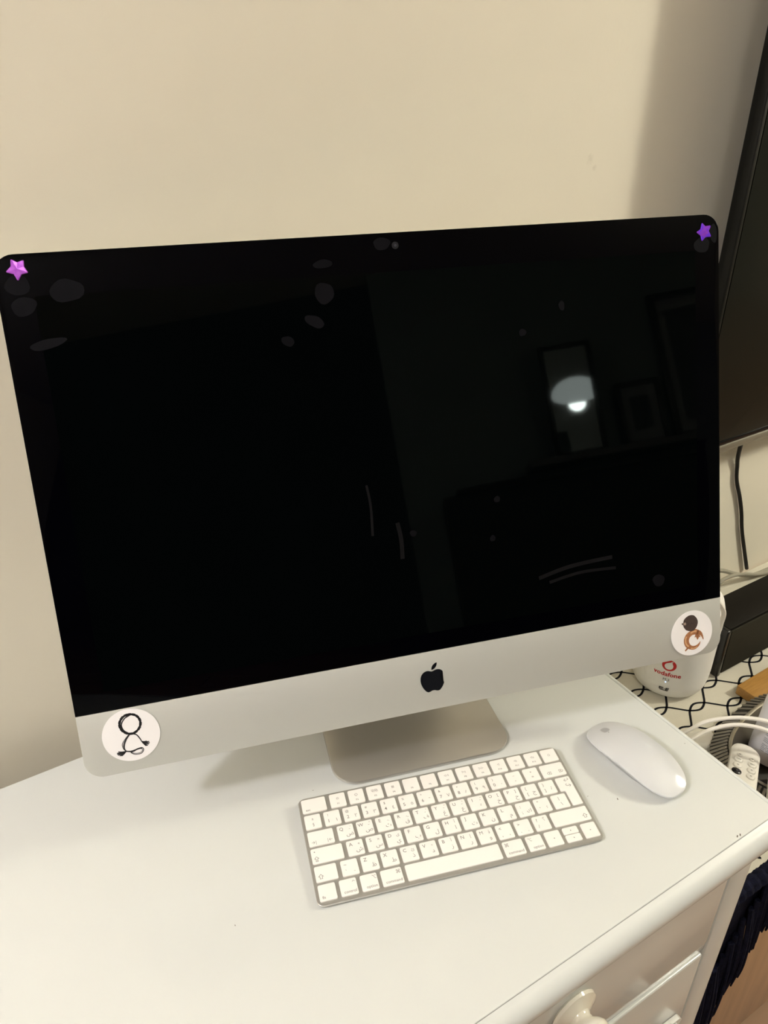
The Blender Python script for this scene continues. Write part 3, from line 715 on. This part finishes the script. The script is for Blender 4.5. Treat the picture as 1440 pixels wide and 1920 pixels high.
# ------------------------------------------------------------------ cables
M_cabk = mat('black cable', (.006, .006, .006), .5)
M_cabg = mat('grey cable', (.30, .28, .22), .5)
M_cabw = mat('white cable', (.78, .74, .68), .4)
tag(obj('black_cable', tube([(.520, .462, .150), (.5235, .466, .072), (.535, .470, .040), (.5440, .470, .010), (.566, .470, -.03), (.5831, .470, -.066), (.596, .470, -.10), (.6109, .470, -.133), (.6495, .469, -.2135)], .0036, 8), M_cabk), 'black cord hanging down the wall below the television', 'cable')
tag(obj('grey_cable', tube([(.40, .440, -.1325), (.46, .445, -.145), (.5312, .450, -.1650), (.5852, .450, -.1925), (.6422, .450, -.2148), (.70, .447, -.2160), (.80, .444, -.2160)], .0040, 8), M_cabg), 'grey cable sagging along the wall, upper of two behind the soundbar', 'cable', 'grey cables along the wall')
tag(obj('grey_cable', tube([(.41, .4315, -.200), (.47, .436, -.193), (.5368, .4405, -.1800), (.5871, .4405, -.1880), (.64, .4405, -.207), (.70, .4365, -.2160), (.80, .433, -.2160)], .0034, 8), M_cabg), 'grey cable arching along the wall, lower of two behind the soundbar', 'cable', 'grey cables along the wall')
tag(obj('white_cable', tube([(.070, .196, -.128), (.0992, .1789, -.103), (.125, .172, -.094), (.1519, .161, -.092), (.176, .149, -.094), (.1985, .1325, -.098), (.225, .112, -.112), (.24, .07, -.15)], .0027, 8), M_cabw), 'white charging cable arching over the grey basket, upper of the pair', 'cable', 'white charging cables')
tag(obj('white_cable', tube([(.064, .184, -.135), (.093, .169, -.108), (.12, .1630, -.099), (.1480, .1535, -.096), (.170, .1415, -.098), (.190, .1255, -.104), (.205, .108, -.118), (.21, .07, -.155)], .0027, 8), M_cabw), 'white charging cable arching over the grey basket, lower of the pair', 'cable', 'white charging cables')
tag(obj('monitor_cable', tube([(.160, .262, .060), (.185, .250, .044), (.202, .243, .024), (.2165, .240, .003), (.2180, .240, -.017), (.214, .240, -.032), (.196, .246, -.030), (.160, .262, -.010), (.110, .300, .040), (.04, .350, .09), (-.06, .372, .10), (-.09, .350, .12)], .0032, 8), M_cabw), 'white cable curving out behind the lower right corner of the computer', 'cable')

# ------------------------------------------------------------------ clutter on the console
ad = empty('power_adapter', (.196, .209, ZC)); tag(ad, 'cream plastic power adapter under the white cables', 'adapter')
obj('body', rbox(.044, .034, .026, .009, 4, (0, 0, .0135)), M_plug, ad, (0, 0, 0), (0, 0, -.5))
for k in (-1, 1): obj('strain_relief', tube([(-.020, k*.007, .016), (-.030, k*.007, .016), (-.036, k*.007, .015)], lambda t: .0042*(1-.3*t), 10, 3), M_plug, ad, (0, 0, 0), (0, 0, -.5))
# wooden block
wb = empty('wooden_block', (.400, .234, ZC)); tag(wb, 'honey-coloured wooden block with a dark notch beside the spray bottle', 'block')
M_wb = mat('honey wood', (.50, .27, .075), .4, var=(20, .25, (.38, .19, .05), (2, 18, 18)))
obj('body', rbox(.120, .052, .017, .002, 2, (0, 0, .0092)), M_wb, wb, (0, 0, 0), (0, 0, .02))
obj('notch', rbox(.012, .004, .0085, .0005, 1, (-.034, -.0265, .0045)), mat('dark notch', (.03, .02, .012), .7), wb, (0, 0, 0), (0, 0, .02))

# basket: ribbed grey oval tray
BC = (.282, .128); BA, BB = .120, .080
bk = empty('basket', (*BC, ZC), (0, 0, math.radians(8))); tag(bk, 'oval grey ribbed tray holding the remotes and spray bottle', 'basket')
M_bk = mat('dark grey band', (.035, .032, .028), .6)
M_bkr = mat('grey rib', (.26, .24, .21), .35, metal=.4)
M_bki = mat('brushed metal lining', (.42, .39, .33), .28, metal=.9)
def oval(off, z, n=84):
    out = []
    for k in range(n):
        t = 2*PI*k/n; c, q = math.cos(t), math.sin(t)
        out.append(((BA+off)*math.copysign(abs(c)**.8, c), (BB+off)*math.copysign(abs(q)**.8, q), z))
    return out
obj('wall', loft([oval(-.016, .0008), oval(-.010, .002), oval(.0085, .026), oval(.0095, .0275), oval(-.0115, .0435), oval(-.0125, .043), oval(-.0165, .030), oval(-.022, .006), oval(-.026, .0045)]), M_bk, bk)
obj('lining', loft([oval(-.0118, .0440), oval(-.0105, .0462), oval(-.0125, .0466), oval(-.0155, .0455), oval(-.0215, .030), oval(-.027, .0075), oval(-.026, .0062), oval(-.0200, .030), oval(-.0140, .0440)], False, False), M_bki, bk, label='shiny metal lining')
nr = 84
o1 = oval(-.0100, .0436, nr); o0 = oval(.0100, .0282, nr)
rib_me = None
for k in range(nr):
    a = Vector(o0[k]); b = Vector(o1[k]); d = b-a
    if rib_me is None:
        ob = obj('rib', rbox(.0044, .0024, d.length, .0008, 1, (0, 0, d.length/2)), M_bkr, bk); rib_me = ob.data; L0 = d.length
    else: ob = obj('rib', rib_me, M_bkr, bk)
    tg = (Vector(o1[(k+1) % nr])-Vector(o1[k-1])).normalized(); zz = d.normalized(); yy = zz.cross(tg).normalized(); xx = yy.cross(zz)
    ob.matrix_local = Matrix(((xx.x, yy.x, zz.x*d.length/L0, a.x), (xx.y, yy.y, zz.y*d.length/L0, a.y), (xx.z, yy.z, zz.z*d.length/L0, a.z), (0, 0, 0, 1)))

# spray bottle
BT = (.266, .147, ZC+.0080)
bo = empty('spray_bottle', BT, (math.radians(2), math.radians(3), math.radians(20))); tag(bo, 'white bottle with small red and grey print standing in the tray', 'bottle')
M_bo = mat('white bottle plastic', (.78, .76, .78), .3)
bprof = [(.0001, .0005), (.026, .0005), (.029, .003), (.030, .008), (.030, .095), (.029, .110), (.025, .125), (.018, .138), (.0125, .146), (.0115, .150)]
obj('body', lathe(bprof, 48), M_bo, bo)
obj('collar', lathe([(.0115, .150), (.0135, .150), (.0135, .164), (.010, .166), (.0001, .166)], 32), M_bo, bo)
obj('trigger_head', rbox(.022, .060, .024, .006, 3, (0, -.012, .178)), M_bo, bo)
M_gr = mat('grey fine print', (.36, .36, .38), .5)
BAng = math.radians(-158)
def onbot(x, y, off=.00035): a = BAng+x/.030; return ((.030+off)*math.cos(a), (.030+off)*math.sin(a), y)
def pbar(x0, x1, y, h):
    n = max(2, int((x1-x0)/.004)); return ([onbot(x0+(x1-x0)*i/n, y+hh) for i in range(n+1) for hh in (0, h)], [(2*i, 2*i+2, 2*i+3, 2*i+1) for i in range(n)])
pr = random.Random(5)
red = [pbar(-.022+k*.0062, -.022+k*.0062+pr.uniform(.004, .0056), .0905, .0016) for k in range(7)]+[pbar(-.024, .026, .0876, .0005)]
flat_obj('red_print', join(red), M_red, bo)
grey = []
for row in range(22):
    y = .0835-row*.0028
    if row in (3, 7, 12, 16): continue
    x = -.024
    while x < .026:
        l = pr.uniform(.003, .010); grey.append(pbar(x, min(x+l, .028), y, .0012)); x += l+pr.uniform(.0008, .002)
flat_obj('grey_print', join(grey), M_gr, bo)
flat_obj('orange_patch', join([pbar(.020, .034, .040, .012)]), mat('orange print', (.50, .08, .02), .5), bo)

# remotes
M_rem = mat('white remote plastic', (.74, .71, .66), .35)
M_btn = mat('remote button plastic', (.70, .67, .62), .4)
def remote(name, loc, rot, label, flip=1):
    rt = empty(name, loc, rot); tag(rt, label, 'remote', 'white remotes in the tray')
    ol = round_poly([(-.019, -.061), (.019, -.061), (.019, .061), (-.019, .061)], .0182, 10)
    obj('case', loft([[(x, y, z) for x, y in inset(ol, i)] for i, z in ((.006, -.008), (.002, -.0055), (0, 0), (.001, .004), (.004, .0062), (.009, .0068))]), M_rem, rt)
    for k, (x, y, R) in enumerate([(-.0078, .0300, .0034), (.0078, .0300, .0034), (-.0085, .0195, .0056), (.0085, .0195, .0056), (-.0085, .0075, .0056), (.0085, .0075, .0056), (-.0085, -.0045, .0056), (.0085, -.0045, .0056)]):
        b = obj('button', lathe([(R+.0005, .0066), (R+.0005, .0072), (R, .0072), (R-.0003, .0066), (R-.0006, .0078), (R-.0014, .0083), (.0001, .0084)], 24), M_btn if k != 6 else M_black, rt, (x, y, -.0001))
        flat_obj('button_mark', poly_mesh([[(-R*.5, -.0004), (R*.5, -.0004), (R*.5, .0004), (-R*.5, .0004)]] if k in (2, 3) else [[(-.0011, -.0006), (.0011, -.0006), (.0011, .0006), (-.0011, .0006)]], lambda x, y: (x, y, .0086)), M_dgrey, b)
    obj('ring_pad', lathe([(.0130, .0064), (.0130, .0080), (.0110, .0086), (.0075, .0078), (.0072, .0072), (.0001, .0072)], 40), M_btn, rt, (0, -.034, 0))
    return rt
def frame_rot(long_dir, wide_dir):
    y = Vector(long_dir).normalized(); x = Vector(wide_dir); x = (x-y*x.dot(y)).normalized(); z = x.cross(y)
    return Matrix((x, y, z)).transposed().to_euler()
remote('remote_control', (.143, .116, ZC+.0700), frame_rot((.84, .50, -.10), (.42, -.86, -.10)), 'white remote control with round buttons leaning in the tray')
remote('remote_control', (.175, .078, ZC+.0680), frame_rot((.84, .50, -.10), (.42, -.86, -.10)), 'white remote control at the photo edge, right of the leaning one')
# red capped tube between bottle and remotes
rd = empty('lotion_tube', (.232, .107, ZC+.0075)); tag(rd, 'small white tube with a red cap beside the spray bottle', 'tube')
obj('cap', lathe([(.0001, 0), (.012, 0), (.0125, .002), (.0125, .026), (.0115, .028), (.0001, .028)], 28), M_red, rd)
obj('body', lathe([(.0001, .0285), (.0105, .0285), (.012, .033), (.012, .058), (.009, .066), (.0001, .067)], 28), M_bo, rd)

# ------------------------------------------------------------------ far side of the room, seen only as a dim reflection
M_dark = mat('dark upholstery', (.012, .011, .011), .8)
cb = empty('sideboard', (.9, BACKY+.2, FLOOR)); tag(cb, 'dark tall sideboard reflected in the black screen', 'sideboard')
def CB(n, d, m): return obj(n, d, m, cb, (-.9, -BACKY-.2, -FLOOR))
CB('body', bx(-.16, 1.9, BACKY+.02, BACKY+.36, FLOOR+.05, .60, .004), M_dark)
CB('top', bx(-.10, 1.9, BACKY+.015, BACKY+.38, .600, .625, .003), M_dark)
for xx in (-.12, .86, 1.82): CB('leg', bx(xx, xx+.05, BACKY+.05, BACKY+.33, FLOOR, FLOOR+.05), M_dark)
tag(obj('wall_shelf', bx(.24, 1.9, BACKY+.001, BACKY+.16, .690, .718, .002), mat('shelf paint', (.16, .15, .14), .6)), 'narrow wall shelf under the framed pictures, reflected in the screen', 'shelf')
M_fr = mat('black picture frame', (.006, .006, .006), .4)
M_mat_ = mat('picture mount', (.30, .31, .31), .7)
M_pic = mat('dark picture print', (.05, .055, .06), .7, var=(9, .2, (.10, .11, .12)))
M_pg = mat('picture glazing', (.02, .02, .02), .015, ior=1.6, trans=.0)
def frame(x0, x1, z0, z1, yw, pw, rot, label, shiny):
    w_, h_ = x1-x0, z1-z0
    fr = empty('picture_frame', ((x0+x1)/2, yw, z0), rot); tag(fr, label, 'picture', 'framed pictures on the shelf')
    for a, b, c, d in ((-w_/2, -w_/2+pw, 0, h_), (w_/2-pw, w_/2, 0, h_), (-w_/2+pw, w_/2-pw, 0, pw), (-w_/2+pw, w_/2-pw, h_-pw, h_)):
        obj('frame_bar', bx(a, b, 0, .02, c, d, .001), M_fr, fr)
    obj('picture', bx(-w_/2+pw, w_/2-pw, .004, .008, pw, h_-pw), shiny, fr, smooth=False)
    obj('print', bx(-w_/2+pw+.035, w_/2-pw-.035, .008, .0085, pw+.05, h_-pw-.05), M_pic, fr, smooth=False) if shiny is M_mat_ else None
    return fr
M_glz = mat('glazed picture', (.50, .60, .68), .03, metal=.85)
frame(.365, .600, .7190, 1.215, BACKY+.075, .020, (math.radians(-5.2), 0, math.radians(-4.9)), 'narrow black picture frame reflecting the glowing lamp', M_glz)
frame(.690, .885, .7190, 1.010, BACKY+.030, .020, (0, 0, 0), 'small dark picture frame between two larger ones in the reflection', M_mat_)
frame(.915, 1.50, .7190, 1.390, BACKY+.020, .028, (0, 0, 0), 'largest dark picture frame, at the right edge of the reflection', M_mat_)

# ------------------------------------------------------------------ lamps (out of frame, they light the room; the flat round panel is added fill)
def emis(name, col, power):
    m = bpy.data.materials.new(name); m.use_nodes = True; nt = m.node_tree
    for n in list(nt.nodes): nt.nodes.remove(n)
    e = nt.nodes.new('ShaderNodeEmission'); e.inputs[0].default_value = (*col, 1); e.inputs[1].default_value = power
    o = nt.nodes.new('ShaderNodeOutputMaterial'); nt.links.new(e.outputs[0], o.inputs[0]); return m
M_fit = mat('lamp fitting', (.7, .7, .68), .4)
l1 = empty('ceiling_lamp', (LAMP_L[0], LAMP_L[1], CEIL)); tag(l1, 'round ceiling lamp to the left of the desk', 'lamp')
obj('canopy', lathe([(.0001, -.001), (.06, -.001), (.055, -.022), (.0001, -.022)], 32), M_fit, l1)
n = 16
obj('globe', lathe([(max(.0001, LAMP_L_R*math.sin(PI*k/n)), LAMP_L[2]-CEIL-LAMP_L_R*math.cos(PI*k/n)) for k in range(n+1)], 40), emis('globe glow', LAMP_L_COL, LAMP_L_POWER), l1)
l3 = empty('fill_panel', (FILL[0], FILL[1], CEIL)); tag(l3, 'added fill light, an unseen flat round panel on the ceiling behind the viewer', 'lamp')
obj('rim', lathe([(FILL_R, -.001), (FILL_R+.012, -.001), (FILL_R+.012, -.030), (FILL_R+.002, -.032), (FILL_R, -.028)], 48, False), M_fit, l3)
obj('diffuser', lathe([(.0001, -.020), (FILL_R-.001, -.020), (FILL_R-.001, -.024), (.0001, -.026)], 48), emis('fill glow', FILL_COL, FILL_POWER), l3)
l2 = empty('pendant_lamp', (LAMP_R[0], LAMP_R[1], CEIL)); tag(l2, 'glowing dome pendant lamp seen reflected in the framed picture', 'lamp')
obj('canopy', lathe([(.0001, -.001), (.05, -.001), (.045, -.03), (.0001, -.03)], 32), M_fit, l2)
zr = LAMP_R[2]-CEIL
obj('cord', tube([(0, 0, -.03), (0, 0, zr+.13)], .003, 8, 2), M_cabk, l2)
obj('shade', lathe([(.0001, zr-.06)]+[(LAMP_R_R*math.sin(a), zr+.01-.07*math.cos(a)) for a in [PI*.5*k/10 for k in range(1, 11)]]+[(LAMP_R_R*math.cos(a), zr+.01+.12*math.sin(a)) for a in [PI*.5*k/8 for k in range(1, 8)]]+[(.0001, zr+.13)], 48), emis('shade glow', LAMP_R_COL, LAMP_R_POWER), l2)
obj('bulb', lathe([(max(.0001, .06*math.sin(PI*k/14)), zr-.052-.06*math.cos(PI*k/14)) for k in range(15)], 32), emis('bulb glow', LAMP_R_COL, LAMP_R_BULB), l2)

run_text()
